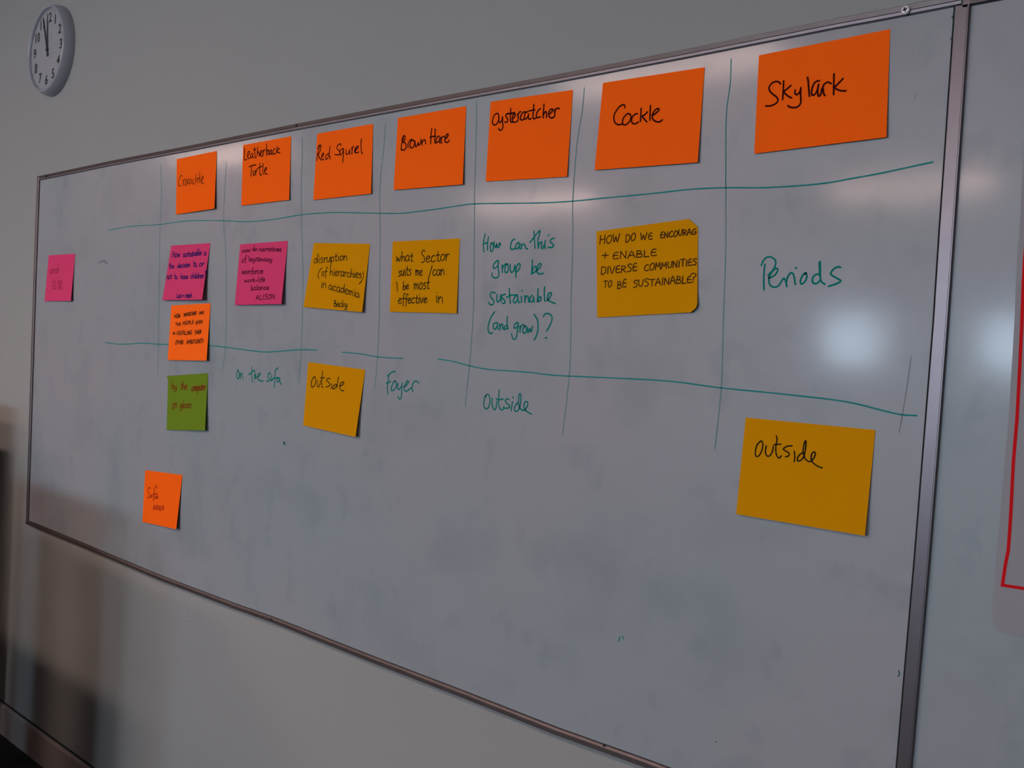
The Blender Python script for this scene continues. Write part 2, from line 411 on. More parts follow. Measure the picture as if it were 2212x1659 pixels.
# stroke alphabet for the small writing: lower case on an x-height of 1, capitals on a height of 1
LC = dict(a=('.75,.85 .4,1 .05,.6 .1,.1 .4,0 .7,.5 .75,.9;.75,.9 .72,.2 .9,0', .95), b=('.1,2 .1,1 .08,0;.1,.5 .4,.95 .7,.7 .65,.15 .3,0 .08,.15', .85),
 c=('.7,.85 .4,1 .08,.6 .12,.1 .45,0 .75,.2', .85), d=('.7,.8 .35,.95 .05,.5 .15,.05 .5,.1 .7,.6;.78,1.9 .73,.9 .8,0', .95),
 e=('.1,.5 .5,.6 .7,.85 .4,1 .1,.65 .12,.15 .4,0 .75,.2', .85), f=('.75,1.8 .5,1.9 .35,1.4 .3,0 .25,-.5;.05,.9 .65,1', .65),
 g=('.7,.85 .35,1 .05,.6 .2,.1 .55,.3 .72,.8;.72,.9 .7,-.3 .4,-.75 .1,-.5', .9), h=('.1,1.9 .1,.9 .08,0;.1,.5 .4,.95 .65,.7 .7,0', .85),
 i=('.2,.95 .2,.1 .3,0;.22,1.4 .26,1.45', .42), k=('.1,1.9 .08,0;.65,1 .1,.45 .7,0', .8), l=('.15,1.9 .15,.2 .3,0', .42),
 m=('.05,1 .08,0;.08,.6 .3,.95 .45,.7 .48,0;.48,.6 .75,.95 .9,.7 .95,0', 1.15), n=('.05,1 .08,0;.08,.6 .4,.95 .65,.7 .7,0', .87),
 o=('.4,1 .08,.6 .15,.1 .45,0 .72,.45 .65,.9 .4,1', .87), p=('.1,1 .08,-.8;.1,.5 .4,.95 .7,.7 .6,.15 .3,0 .1,.2', .85),
 r=('.1,1 .1,0;.1,.5 .3,.9 .6,.95', .65), s=('.65,.9 .35,1 .12,.75 .55,.4 .5,.05 .1,0', .75), t=('.3,1.6 .28,.3 .4,0 .6,.1;.02,1 .6,1.05', .65),
 u=('.08,1 .08,.3 .3,0 .6,.3 .68,1;.68,1 .72,0', .87), v=('.05,1 .35,0 .7,1', .8), w=('.05,1 .2,0 .45,.7 .65,0 .95,1', 1.08), y=('.08,1 .1,.4 .35,.1 .65,.5 .7,1;.7,1 .65,-.3 .35,-.8 .05,-.6', .87))
UC = dict(A=('0,0 .38,1 .75,0;.12,.4 .62,.4', .88), B=('.05,0 .08,1;.08,1 .5,.9 .45,.6 .1,.52;.1,.52 .6,.4 .55,.05 .05,0', .78), C=('.7,.9 .4,1 .08,.6 .12,.15 .45,0 .75,.15', .85),
 D=('.08,0 .1,1;.1,1 .6,.85 .7,.4 .4,.03 .08,0', .85), E=('.6,.95 .3,.95 .1,.6 .12,.15 .35,0 .68,.08;.1,.5 .6,.52', .78), F=('.1,0 .1,1;.1,1 .65,1;.1,.52 .55,.54', .72), G=('.7,.9 .4,1 .08,.6 .12,.15 .45,0 .72,.2 .72,.45;.45,.45 .8,.45', .9),
 H=('.1,1 .05,0;.7,1 .68,0;.05,.5 .72,.52', .88), I=('.15,1 .12,0', .35), K=('.1,1 .1,0;.65,1 .1,.45 .7,0', .8), L=('.1,1 .08,0;.08,0 .6,.03', .72), M=('.05,0 .15,1;.15,1 .45,.4 .75,1;.75,1 .85,0', 1.0),
 N=('.08,0 .1,1;.1,1 .65,0;.65,0 .7,1', .88), O=('.4,1 .08,.6 .15,.1 .45,0 .75,.45 .68,.9 .4,1', .9), P=('.08,0 .1,1;.1,1 .6,.85 .5,.5 .1,.45', .75), R=('.08,0 .1,1;.1,1 .6,.85 .5,.55 .1,.48;.2,.48 .7,0', .82),
 S=('.65,.9 .35,1 .12,.75 .55,.4 .5,.05 .1,0', .75), T=('.38,1 .36,0;0,1 .75,1', .85), U=('.08,1 .08,.3 .35,0 .62,.3 .68,1', .85), V=('.05,1 .35,0 .7,1', .8), W=('.05,1 .2,0 .45,.7 .65,0 .95,1', 1.08), Y=('.05,1 .35,.5;.7,1 .3,0', .8))
XC = {'+': ('.4,.9 .38,.1;.05,.5 .75,.52', .9), '/': ('.6,1.8 .1,-.3', .7), '?': ('.05,.85 .3,1 .6,.8 .35,.5 .3,.28;.28,.06 .3,.02', .7), '(': ('.5,1.9 .15,1.1 .1,.3 .4,-.4', .55), ')': ('.1,1.9 .45,1.1 .4,.3 .05,-.4', .55),
      ',': ('.15,.15 .05,-.25', .3), '-': ('.05,.5 .55,.52', .7), '1': ('.2,1 .2,0', .4), '2': ('.05,.8 .35,1 .6,.75 .1,0 .7,0', .8), '3': ('.05,.9 .4,1 .5,.75 .25,.55 .6,.35 .4,0 .05,.1', .75), '0': ('.4,1 .08,.6 .15,.1 .45,0 .7,.45 .6,.9 .4,1', .85), ':': ('.15,.7 .18,.72;.15,.2 .18,.22', .4)}
rnd = random.Random(5)
def word(text, x0, y0, x1, y1, h, caps=False):
    """strokes of a word between two baseline points of a crop"""
    items = []
    for ch in text:
        if ch in LC: g, wd_ = LC[ch]; sy = 1.0
        elif ch in UC: g, wd_ = UC[ch]; sy = 1.0 if caps else 1.7
        else: g, wd_ = XC[ch]; sy = 1.0
        items.append((g, wd_, sy))
    tot = sum(i[1] for i in items) - .12; L_ = x1 - x0; out = []; cx = 0
    for g, wd_, sy in items:
        jy = rnd.uniform(-.05, .05); js = rnd.uniform(.92, 1.08); sl_ = rnd.uniform(.02, .12)
        for st in parse(g):
            out.append([(x0 + (cx + x)/tot*L_ + sl_*y*h*sy*.6, y0 + (y1 - y0)*(cx + x)/tot - (y*js + jy)*h*sy) for x, y in st])
        cx += wd_
    return out
def words(lst, caps=False):
    out = []
    for t in lst: out.append(word(*t, caps=caps))
    return out

# ------------------------------------------------------------------ the ruled grid and writing on the board itself
GRID = [
 ('teal_line', '234,497.4 282.7,489 345,485 395.5,478 439.4,476.4 489.6,477 533.5,479 590,474 652.6,463.8 700,460 733.6,459 818.8,460.7 868.7,460.7 910,456 952,450.3 993.5,444 1024.7,440.3 1100,439.3 1173.6,438.2 1237.3,434.5 1318.3,426.6 1405,418.5 1491.9,409 1567,405.5 1640,405.5 1700,403 1780,396 1840,385.5 1900,374.7 2015,350', .0026),
 ('teal_line', '226.9,739.7 260.7,743.8 307.8,741.3 345.4,743.8 400,745 452,746.6 486.5,750 564.8,760 600,759 649.5,755.4 684,756.3', .0030),
 ('teal_line', '739.2,760.7 775,764 813.6,770.6 842.5,773.2 870.6,774', .0026),
 ('teal_line', '946.7,775.5 981.4,781.3 1013.3,790 1053.8,797.8 1103,801.5 1143.5,804.4 1198.4,810.8 1289,815 1441,823 1557.7,838 1682,850.3 1822.8,867 1904.3,886.2 1945,895.5 1980,897.7', .0026),
 ('teal_faint', '347,354 348.5,418 345.4,496.7 343.2,653.5 341.6,763 340,813', .0024),
 ('teal_faint', '489,348 484.9,418.4 482.7,478 486.5,528 489,622 486.5,747.5 479.6,804', .0024),
 ('teal_faint', '652.5,297.5 652.5,346 650.4,400 651.4,500 652.6,528 654,622 651,747.5 645.4,829', .0024),
 ('teal_faint', '833,267.3 827,336 820.5,400.4 821,500 820,600 818.8,680 815.6,766.8 809.3,839', .0022),
 ('teal_faint', '1028.9,218.5 1028.9,263 1026.4,367 1024.7,440 1024.7,500 1024,529 1023.3,626 1022,680 1014.7,781 1004.6,876.8', .0020),
 ('teal_faint', '1261.9,190 1257.5,239 1246,311.5 1237.3,427 1237.3,500 1235.6,577.6 1233.2,642.7 1232.6,737.9 1228.8,819 1215,937.5', .0020),
 ('teal_line', '1579.3,127.7 1577.3,181.3 1568.6,253.6 1567.5,400', .0017),
 ('teal_faint', '1567.5,400 1567.7,500 1567,560 1562.5,689.7 1557.7,838 1544,969.6', .0020),
]
for c_, s_, wd_ in GRID: ink('grid_line', NAT, parse(s_), c_, wd_, wb1, smooth=4)

TEAL = [
 (Crop(1020, 480, 6.1455), .0033, [
  '172,158 150,260 148,330 155,398;215,195 205,270 202,370;145,285 205,275;255,280 240,320 245,380 268,380 280,330 272,285 252,277;285,260 300,320 315,335 325,285 335,330 355,330 362,275 378,300',
  '565,225 530,245 510,310 510,350 535,362 570,345;615,268 580,300 575,345 600,350 625,310;625,280 625,340 640,350;645,290 655,350;652,315 680,290 700,310 712,345 735,355',
  '820,120 825,230 835,345;765,268 800,225 860,150 900,112 890,170 870,240 876,345;878,330 895,275 920,265;925,270 918,330 935,350 955,300;970,245 963,320 972,350;1012,172 1018,170;1090,212 1050,225 1035,260 1070,290 1080,320 1045,335 1008,333',
  '335,510 290,550 278,600 300,610 335,580 350,530;345,510 345,620 355,690 340,730 300,740 265,715 262,675;395,570 400,665;400,620 415,580 445,552;455,560 432,610 437,660 465,665 480,610 472,560 452,555;505,565 505,640 525,665 550,640 562,580;565,570 575,640 582,735;572,650 600,565 630,552 632,600 602,650 577,662',
  '798,500 795,590 785,690;790,665 822,592 850,602 840,650 797,680;860,640 900,600 915,560 895,550 865,590 858,650 885,685 945,680',
  '305,940 265,928 238,960 250,1000 285,1040 280,1085 240,1095 218,1065;330,960 325,1030 345,1060 370,1020 378,960;378,965 385,1050;440,955 400,970 395,1000 430,1040 435,1070 400,1078;492,880 495,960 505,1080;455,1000 510,970 600,965;600,970 560,1000 545,1050 570,1070 600,1030;605,985 610,1050 630,1068;650,985 655,1060;658,910 663,911;695,975 700,1065;700,1020 725,978 745,1000 748,1060;795,970 765,1010 770,1055 800,1050 815,1000;815,990 822,1060;875,885 868,970 865,1050;865,1050 890,992 912,1000 905,1040 865,1055;958,860 955,960 965,1050;990,1040 1030,1000 1050,950 1035,935 1005,960 1000,1020 1030,1050 1100,1080',
  '297,1190 245,1270 212,1380 215,1450 245,1478 270,1468;325,1330 285,1350 280,1400 305,1420 335,1370;335,1340 335,1400 350,1425;360,1350 375,1425;370,1390 398,1350 412,1420;455,1370 425,1395 430,1425 460,1410;465,1255 462,1340 477,1420',
  '600,1330 565,1355 555,1400 590,1400 610,1350;612,1340 600,1450 580,1540 545,1550 525,1500 522,1480;630,1380 635,1460;632,1420 655,1370 680,1360;695,1378 670,1430 690,1475 722,1440 712,1380 692,1376;730,1400 742,1465 765,1410 780,1455 802,1380;820,1225 865,1300 872,1420 850,1510 820,1562',
  '945,1255 965,1220 1010,1213 1055,1250 1055,1310 1020,1390 985,1445;970,1538 990,1532']),
 (Crop(1620, 530, 9.617), .0030, [
  '235,415 275,320 340,255 420,240 495,275 535,340 520,430 470,520 375,620;312,395 295,520 285,700 288,920;385,675 450,660 530,600 578,520 560,480 520,490 450,560 400,660 395,760 430,840 510,870 590,840 640,770 690,690 720,700 745,760 762,850;762,850 755,760 790,640 850,570 900,600 925,700 942,810;952,468 965,478;1165,570 1110,600 1055,700 1050,780 1090,800 1140,750 1180,660 1165,580 1140,600;1450,610 1380,600 1310,660 1295,740 1330,790 1390,790 1440,740;1455,335 1460,500 1460,680 1490,760 1555,810;1440,360 1445,500 1447,620;1880,460 1830,445 1740,490 1680,570 1700,620 1800,680 1880,730 1850,770 1740,815 1635,850']),
 (Crop(490, 780, 14.747), .0036, [
  '340,285 365,300 395,400 395,500 370,560 330,540 305,460 320,360 350,290;425,410 430,550;432,455 470,370 490,450 510,570',
  '795,195 795,330 790,480 800,600 830,660;695,430 780,370 870,290 885,340 890,450 880,560;885,545 915,440 925,565;960,520 1030,470 1070,420 1050,385 1000,430 980,520 1000,590 1080,630 1155,640',
  '1390,430 1365,370 1310,430 1310,510 1350,600 1320,650 1260,625;1430,460 1390,560 1400,620 1450,600 1480,540;1630,220 1570,260 1535,360 1530,520 1520,700 1500,850;1420,600 1500,545 1640,530;1680,530 1610,570 1590,630 1620,660 1670,620 1690,550;1690,560 1690,660 1740,745']),
 (Crop(820, 790, 20.74), .0032, [
  '700,265 620,260 500,330 340,465;400,400 400,540 370,780 345,1000 370,1270;300,780 400,745 500,695;690,680 620,740 560,880 510,1020 530,1110 600,1110 680,1040 750,930 760,820 720,720 680,680;835,790 800,900 810,1010 860,1070 920,1010 990,880 1010,760;1010,760 990,1000 985,1250 960,1430 910,1500 850,1450 820,1380;1070,950 1180,900 1280,760 1280,680 1230,690 1150,820 1100,1000 1120,1110 1190,1150 1300,1070 1430,990;1430,990 1490,1150;1440,1000 1480,820 1560,710 1650,690 1740,780']),
 (Crop(1030, 830, 15.8), .0030, [
  '320,440 300,400 350,345 410,370 440,470 440,640 400,780 330,840 270,810 240,720 240,600 270,450 310,380;520,480 515,640 545,800 600,870 650,810 670,680 680,580;765,205 750,350 745,500 740,650 770,790 830,870 880,870 925,760;660,490 730,525 905,505;1100,515 1030,500 970,560 1010,640 1100,720 1120,780 1070,810 940,820;1215,600 1190,760 1170,910;1225,440 1245,465;1400,630 1320,720 1280,830 1300,920 1370,920 1440,830 1490,650 1505,500 1495,350 1460,330 1430,420 1420,600 1440,740 1490,840 1560,890 1640,890;1640,890 1720,740 1740,650 1700,590 1640,620 1605,720 1630,850 1720,940 1860,1020']),
]
for crop, wd_, blocks in TEAL:
    for b_ in blocks: ink('handwriting', crop, parse(b_), 'teal', wd_, wb1)
# stray marks and wear
for c_, s_, wd_ in [('grey', '213,568 220,564 229,563;224,566 233,569', .004), ('tealdark', '613,956 615,959', .006),
    ('teal', '1336,1386 1339,1376;1344,1374 1347,1380', .002), ('tealdark', '1547,1602 1548,1603', .002),
    ('tealdark', '2062,12 2062,32 2056,35 2060,44 2061,58;2059,62 2058,74 2053,86', .0012), ('tealdark', '1941,1449 1943,1456 1940,1461', .0016),
    ('tealdark', '948.5,214 949,220', .0012), ('tealdark', '1028.6,201 1028.8,206', .0012), ('scratch', '1968,770 1960,830 1950,890 1942,935', .0010), ('scratch', '1978,203 1975,212', .0012)]:
    ink('mark', NAT, parse(s_), c_, wd_, wb1, smooth=2)
for (x, y), r_ in [((97, 380.5), .006), ((638, 270.5), .0032), ((586, 1338), .0036), ((1304, 1610.5), .0024)]:
    P = at(x, y, -.0065)
    MB().lathe((P[0], -.006, P[2]), [(r_, 0), (r_*.9, -.0008), (.0001, -.001)], 10).make('mark', M['black'], wb1)

# ------------------------------------------------------------------ sticky notes
class Note:
    def __init__(s, corners, lift, skew=0.3, curl=None, warp=None):
        s.q = [at(*c)[[0, 2]] for c in corners]      # TL TR BR BL on the board plane
        s.lift = lift; s.skew = skew; s.curl = curl; s.warp = warp
    def pt(s, u, v):
        a, b, c, d = s.q
        return (1-u)*(1-v)*a + u*(1-v)*b + u*v*c + (1-u)*v*d
    def uv(s, x, z):
        p = np.array([x, z]); u = v = .5
        for _ in range(6):
            e = s.pt(u, v) - p
            a, b, c, d = s.q
            du = (1-v)*(b-a) + v*(c-d); dv = (1-u)*(d-a) + u*(c-b)
            J = np.array([[du[0], dv[0]], [du[1], dv[1]]]); st = np.linalg.solve(J, e); u -= st[0]; v -= st[1]
        return u, v
    def h(s, u, v):
        v_ = min(max(v, 0), 1); u_ = min(max(u, 0), 1)
        l = s.lift*(.35*v_ + .65*v_**2)*(1 - s.skew + s.skew*u_)
        if s.curl:
            for (cu, cv, amp, rad) in s.curl:
                d = math.hypot(u_-cu, v_-cv)
                if d < rad: l += amp*(1-d/rad)**2
        return l + 0.0006
    def y_of(s, x, z): return s.h(*s.uv(x, z))

def make_note(name, n, ma, label, strokes, crop, col, wd, group='sticky notes on the whiteboard', smooth=5):
    G = 22; V = []; Fc = []
    us = [i/G for i in range(G+1)]
    front = []; back = []
    for j in range(G+1):
        for i in range(G+1):
            u, v = us[i], us[j]
            uu, vv = (u, v) if not n.warp else n.warp(u, v)
            p = n.pt(uu, vv); P0 = np.array([p[0], 0, p[1]]); h = n.h(uu, vv)
            front.append(tuple(raise_to(P0, -h)))
            q = raise_to(P0, -h); back.append((q[0], q[1] + .00022, q[2]))
    k = (G+1)**2; V = front + back
    for j in range(G):
        for i in range(G):
            a = j*(G+1)+i; Fc.append((a, a+G+1, a+G+2, a+1)); Fc.append((a+k, a+1+k, a+G+2+k, a+G+1+k))
    bd = [i for i in range(G+1)] + [(j+1)*(G+1)-1 for j in range(1, G+1)] + [G*(G+1)+i for i in range(G-1, -1, -1)] + [j*(G+1) for j in range(G-1, 0, -1)]
    nb = len(bd); k0 = len(V); V = V + [V[i] for i in bd] + [V[i + k] for i in bd]
    for i in range(nb):
        a, b = k0 + i, k0 + (i+1) % nb; Fc.append((a, b, b+nb, a+nb))
    o = obj(name, V, Fc, ma, None, smooth=False)
    for p in o.data.polygons[:2*G*G]: p.use_smooth = True
    tag(o, label, 'sticky note', group)
    for g in strokes: ink('handwriting', crop, g, col, wd, o, n.y_of, smooth=smooth)
    return o

HEAD = 'orange header notes along the top of the board'
make_note('sticky_note', Note([(1639.4,119.6),(1922.8,62.7),(1914.6,296.3),(1629,332)], .004), M['orange'], 'large orange sticky note reading "Skylark", the rightmost of the top row',
 wgroups('475,725 450,700 405,700 365,725 340,765 345,805 380,845 425,880 445,915 430,950 385,978 335,990 298,988;512,690 510,750 506,830 500,912;598,745 560,780 515,820 540,850 575,878 608,892;650,800 648,835 665,855 690,840 712,805 718,770;718,770 714,850 718,930 705,975 665,1005 615,1008 580,1000 565,985;798,648 806,700 812,780 820,872;938,688 905,695 870,730 848,800 848,850 870,860 900,830 920,780 930,730;925,745 920,810 925,865 940,870 955,850 965,800;965,800 975,770 985,800 990,840 1005,865;980,800 985,750 1010,718 1045,705 1080,722;1113,608 1112,690 1110,780 1110,852;1222,662 1180,705 1125,765 1150,790 1200,808 1255,808'),
 Crop(1600, 50, 5.5306), 'maroon', .0029, HEAD)
make_note('sticky_note', Note([(1302.6,179),(1522.2,145.1),(1507,350.7),(1284.1,367.3)], .0045), M['orange'], 'orange sticky note reading "Cockle", next left of the "Skylark" note',
 wgroups('598,680 592,648 565,640 520,665 475,720 440,790 438,850 460,900 500,925 550,918;625,770 580,820 560,880 575,925 620,920 660,880 682,820 670,775 635,765;775,770 740,775 700,820 692,875 710,908 750,910 790,885;828,692 825,760 820,830 818,875;918,742 880,780 845,800 870,840 910,885;962,652 958,720 955,800 953,858;985,790 1020,775 1060,740 1085,710 1075,695 1045,700 1010,740 988,790 995,840 1030,875 1080,885 1110,875 1133,855'),
 Crop(1260, 130, 6.6367), 'maroon', .0030, HEAD)
make_note('sticky_note', Note([(1059.8,219.8),(1237.5,194),(1224.9,381.6),(1049,392)], .0025), M['orange'], 'orange sticky note reading "Oystercatcher" at the top of the board',
 wgroups('400,490 360,520 335,590 332,650 360,678 395,665 425,610 435,545 425,500 395,488;432,520 432,580 440,625 460,640 480,600 495,545;495,545 495,640 500,710 480,755 450,765 430,735;650,495 600,490 560,500 545,530 570,570 580,610 555,635 530,628;627,408 625,480 620,560 625,620 645,635 665,620;570,500 620,490 690,478;655,580 690,545 700,510 680,500 655,540 650,600 670,632 705,630 740,610;742,610 750,560 735,500;742,530 755,490 775,462 790,465;862,462 820,480 790,530 785,580 810,600 845,580;905,460 870,480 850,530 852,580 875,580 905,540 918,500;915,500 915,560 935,588 960,570;1003,348 995,420 990,500 990,560 1010,578 1035,565;925,450 970,440 1020,430;1110,410 1075,440 1048,490 1045,540 1070,560 1110,545;1168,340 1162,420 1155,500 1155,562;1158,520 1180,470 1205,465 1210,510 1210,556;1245,510 1280,480 1310,440 1300,415 1270,430 1245,480 1248,530 1275,560 1310,560 1335,540;1335,545 1345,490 1335,430;1340,470 1360,420 1390,405 1420,410'),
 Crop(1020, 180, 7.5409), 'maroon', .0030, HEAD)
make_note('sticky_note', Note([(859.5,255),(1007,229),(999.4,398.2),(849.9,410.5)], .0045), M['orange'], 'orange sticky note reading "Brown Hare" at the top of the board',
 wgroups('345,620 335,680 310,760 302,855;315,690 330,640 352,605 372,620 370,670 345,710 320,730;330,720 370,735 392,780 385,830 350,865 318,862 300,840;428,820 425,760 440,720 470,680 500,675;500,680 470,730 460,790 480,825 515,810 540,760 535,700 505,685;548,705 555,770 567,805 592,775 607,725 612,770 632,770 652,725 658,670;660,690 680,770;672,735 690,700 718,680 735,700 742,750|850,482 838,580 835,680 830,752;912,490 908,580 902,680 912,748;820,635 870,620 925,615;985,615 950,630 930,680 930,725 955,725 985,690 998,640;995,650 985,700 998,738;1015,640 1015,690 1028,740;1015,700 1025,650 1050,625 1075,620;1085,670 1120,640 1145,600 1140,575 1115,590 1090,640 1085,695 1105,725 1140,720 1165,685'),
 Crop(830, 220, 8.295), 'maroon', .0031, HEAD)
make_note('sticky_note', Note([(685.2,289),(806,267.2),(801.4,418.3),(676.6,432)], .0035), M['orange'], 'orange sticky note reading "Red Squirrel" at the top of the board',
 wgroups('270,560 245,640 220,750 208,850;225,620 250,570 275,552 292,580 280,650 250,710 225,740;235,730 260,790 290,840;300,780 330,750 345,720 330,705 310,740 300,790 315,828 345,825;430,715 395,740 375,790 385,820 415,800 435,750;462,578 450,650 448,740 465,815|665,560 655,530 620,545 590,590 600,630 635,665 650,700 630,735 590,735 552,730;700,620 665,640 645,690 655,735 685,720 705,670 712,620;712,615 715,700 708,790 700,880;765,640 762,700 775,728 805,715 825,660;828,640 832,690 840,728;870,600 875,650 872,720;875,640 890,595 910,570;935,610 925,660 930,700;930,650 950,600 965,590;945,650 975,620 995,585 985,570 955,600 940,650 945,690 970,700 1005,680;1052,440 1045,520 1045,620 1055,690 1072,715'),
 Crop(660, 250, 8.732), 'maroon', .0028, HEAD)
make_note('sticky_note', Note([(525.1,313.3),(628.9,294.3),(624.5,431.7),(521,444)], .0035), M['orange'], 'orange sticky note reading "Leatherback Turtle" at the top of the board',
 wgroups('270,395 278,480 272,560 270,635 300,635 325,628;335,560 360,530 380,480 370,455 345,480 335,540 345,595 370,610 395,590;430,500 405,530 400,580 425,590 445,550 450,505;448,520 450,580 470,595;485,375 490,460 490,540 500,590 525,585;460,430 510,410;550,365 545,450 540,560;545,510 565,470 580,480 585,550;600,530 630,490 640,450 625,440 605,480 605,540 630,560 655,555;660,550 668,490 665,430;668,480 685,440 710,425;738,300 740,400 738,480 735,540;738,500 760,430 785,440 785,500 760,530;830,430 800,460 795,510 820,520 840,480;842,430 845,500 860,525;915,400 885,430 875,480 890,520 920,500;962,355 955,420 945,495;1010,395 950,450 985,480 1025,490|370,785 440,755 518,745;425,775 415,860 408,985;450,860 455,930 470,970 490,930 500,860;515,870 515,960;515,910 530,850 560,815;600,705 595,800 595,900 612,960 640,945;560,810 640,770;665,715 660,800 658,890 668,940;690,880 725,850 740,810 725,800 700,840 695,900 720,935 755,930'),
 Crop(500, 280, 9.7588), 'maroon', .0030, HEAD)
make_note('sticky_note', Note([(381.8,343.8),(468.4,325.9),(463.0,450.5),(379.9,463.3)], .007, skew=.6), M['orange'], 'orange sticky note reading "Crocodile", the leftmost of the top row',
 wgroups('460,730 430,715 400,760 375,830 365,900 385,950 425,945;470,830 475,890 470,955;472,880 485,820 505,800;535,790 515,850 515,930 535,940 555,880 550,810 535,790;600,790 575,830 570,890 600,905;630,800 610,850 620,900 650,890 660,830 640,800;710,810 685,850 690,905 720,900;765,680 755,760 745,870;790,780 785,885;845,640 840,730 832,880;770,790 860,770;870,850 905,800 930,745 910,730 880,780 870,850 890,895 935,885'),
 Crop(350, 310, 10.369), 'brown', .0024, HEAD)

make_note('sticky_note', Note([(105.3,551.5),(162.3,548.1),(153,649.8),(96,650.3)], .008, skew=.5), M['pink'], 'pink sticky note alone near the left edge of the board',
 words([('and', 330, 740, 540, 690, 110), ('12:30', 380, 1110, 640, 1110, 200)], caps=True), Crop(80, 530, 11.85), 'faint', .0034)
make_note('sticky_note', Note([(369.9,530.7),(454.3,525),(436.4,647.4),(350.6,648.4)], .015, skew=.55), M['pink'], 'pink sticky note with purple writing beginning "How sustainable", curling off the board',
 words([('How', 340, 480, 505, 470, 85), ('sustainable', 570, 470, 985, 420, 68), ('is', 1035, 435, 1095, 430, 65), ('the', 262, 725, 370, 715, 62), ('decision', 445, 715, 730, 685, 65), ('to,', 800, 680, 890, 680, 68), ('or', 930, 680, 1045, 670, 68),
        ('not', 205, 960, 320, 955, 65), ('to,', 375, 950, 445, 955, 65), ('have', 520, 955, 680, 960, 65), ('children', 740, 945, 1040, 940, 65), ('?', 1050, 870, 1090, 870, 90), ('Luci', 430, 1385, 535, 1375, 55), ('+', 560, 1365, 600, 1360, 50), ('steph', 620, 1375, 770, 1365, 55)]),
 Crop(340, 510, 10.371), 'navy', .0030)
make_note('sticky_note', Note([(518.9,527.8),(621.7,520.1),(607.7,656.6),(506.9,659)], .011, skew=.55), M['pink'], 'pink sticky note with dark writing beginning "How do narratives"',
 words([('How', 345, 370, 520, 350, 62), ('do', 570, 330, 670, 330, 60), ('narratives', 715, 335, 1215, 335, 55), ('of', 330, 600, 430, 560, 62), ('legitimacy', 480, 560, 1010, 560, 55), ('Reinforce', 335, 850, 805, 835, 66), ('work-life', 390, 1040, 850, 1015, 58), ('balance', 535, 1215, 940, 1195, 60), ('ALISON', 650, 1430, 1070, 1400, 110)], caps=True),
 Crop(490, 510, 10.367), 'plum', .0024)
make_note('sticky_note', Note([(678,524.6),(799.5,526.8),(782.1,674.4),(655.2,663)], .0075, skew=.5), M['yellow'], 'yellow sticky note reading "disruption (of hierarchies) in academia"',
 words([('disruption', 350, 545, 1005, 470, 95), ('of', 500, 790, 600, 790, 85), ('hierarchies', 665, 775, 1290, 835, 92), ('in', 485, 1030, 590, 1020, 85), ('academia', 640, 1050, 1250, 1225, 95), ('Becky', 750, 1400, 1010, 1415, 68)])
 + wgroups('520,625 460,690 430,780 450,850|1320,710 1335,800 1300,890 1250,950'), Crop(640, 510, 9.2167), 'black', .0020)
make_note('sticky_note', Note([(848.3,521.8),(993.2,514.9),(986.3,677),(841.5,673.5)], .003), M['yellow'], 'yellow sticky note reading "what sector suits me / can I be most effective in"',
 words([('what', 220, 560, 530, 560, 105), ('Sector', 690, 585, 1215, 545, 125), ('suits', 262, 845, 500, 820, 105), ('me', 585, 825, 715, 825, 105), ('/', 820, 860, 890, 850, 110), ('can', 910, 825, 1130, 820, 115), ('be', 350, 1105, 460, 1080, 85), ('most', 555, 1090, 840, 1085, 115), ('effective', 260, 1365, 800, 1340, 100), ('in', 965, 1340, 1100, 1350, 125)])
 + wgroups('235,955 243,1040 245,1125'), Crop(830, 500, 8.7316), 'black', .0021)
def cutw(u, v):
    e = 0
    if v < .1: e = .085*(1 - v/.1)
    if v > .93: e = .06*((v - .93)/.07)**1.5
    return u*(1 - e), v
make_note('sticky_note', Note([(1288.2,499.8),(1508.0,470.0),(1506.0,674.0),(1289.7,685.7)], .0025, curl=[(1, 1, .005, .25), (1, 0, .002, .2)], warp=cutw), M['yellow'], 'yellow sticky note in capitals beginning "HOW DO WE", with rounded right corners',
 words([('HOW', 240, 465, 540, 425, 120), ('DO', 625, 445, 780, 405, 105), ('WE', 850, 405, 1030, 398, 105), ('ENCOURAG', 1145, 378, 1680, 315, 88), ('+', 270, 690, 375, 690, 110), ('ENABLE', 430, 690, 1090, 637, 100), ('DIVERSE', 258, 925, 800, 860, 108), ('COMMUNITIES', 905, 870, 1688, 775, 98), ('TO', 300, 1112, 425, 1098, 92), ('BE', 505, 1130, 640, 1108, 115), ('SUSTAINABLE', 740, 1110, 1610, 1040, 105), ('?', 1590, 1040, 1680, 1030, 150)], caps=True),
 Crop(1260, 460, 6.9125), 'dkbrown', .0019)
make_note('sticky_note', Note([(369.9,659.8),(454.9,655),(446,778.8),(362.2,777.9)], .009, skew=.6), M['orange2'], 'orange sticky note with four cramped lines of capitals, directly above the green note',
 words([('HOW', 375, 490, 510, 480, 85), ('IMPORTANT', 590, 455, 880, 415, 78), ('ARE', 930, 410, 1040, 392, 62), ('THE', 400, 662, 520, 655, 70), ('PEOPLE', 560, 650, 810, 612, 82), ('EVEN', 850, 630, 1010, 602, 75), ('IN', 345, 860, 395, 860, 50), ('FULFILLING', 430, 868, 770, 855, 85), ('THEIR', 830, 862, 980, 832, 85), ('OTHER', 400, 1080, 580, 1068, 88), ('AMBITIONS?', 650, 1072, 1025, 1042, 88)], caps=True),
 Crop(340, 640, 10.371), 'dkbrown', .0022)
def foldw(u, v): return (u*(1 - .035*min(1, v/.09)) + .035*min(1, v/.09) if v > 0 else u), v
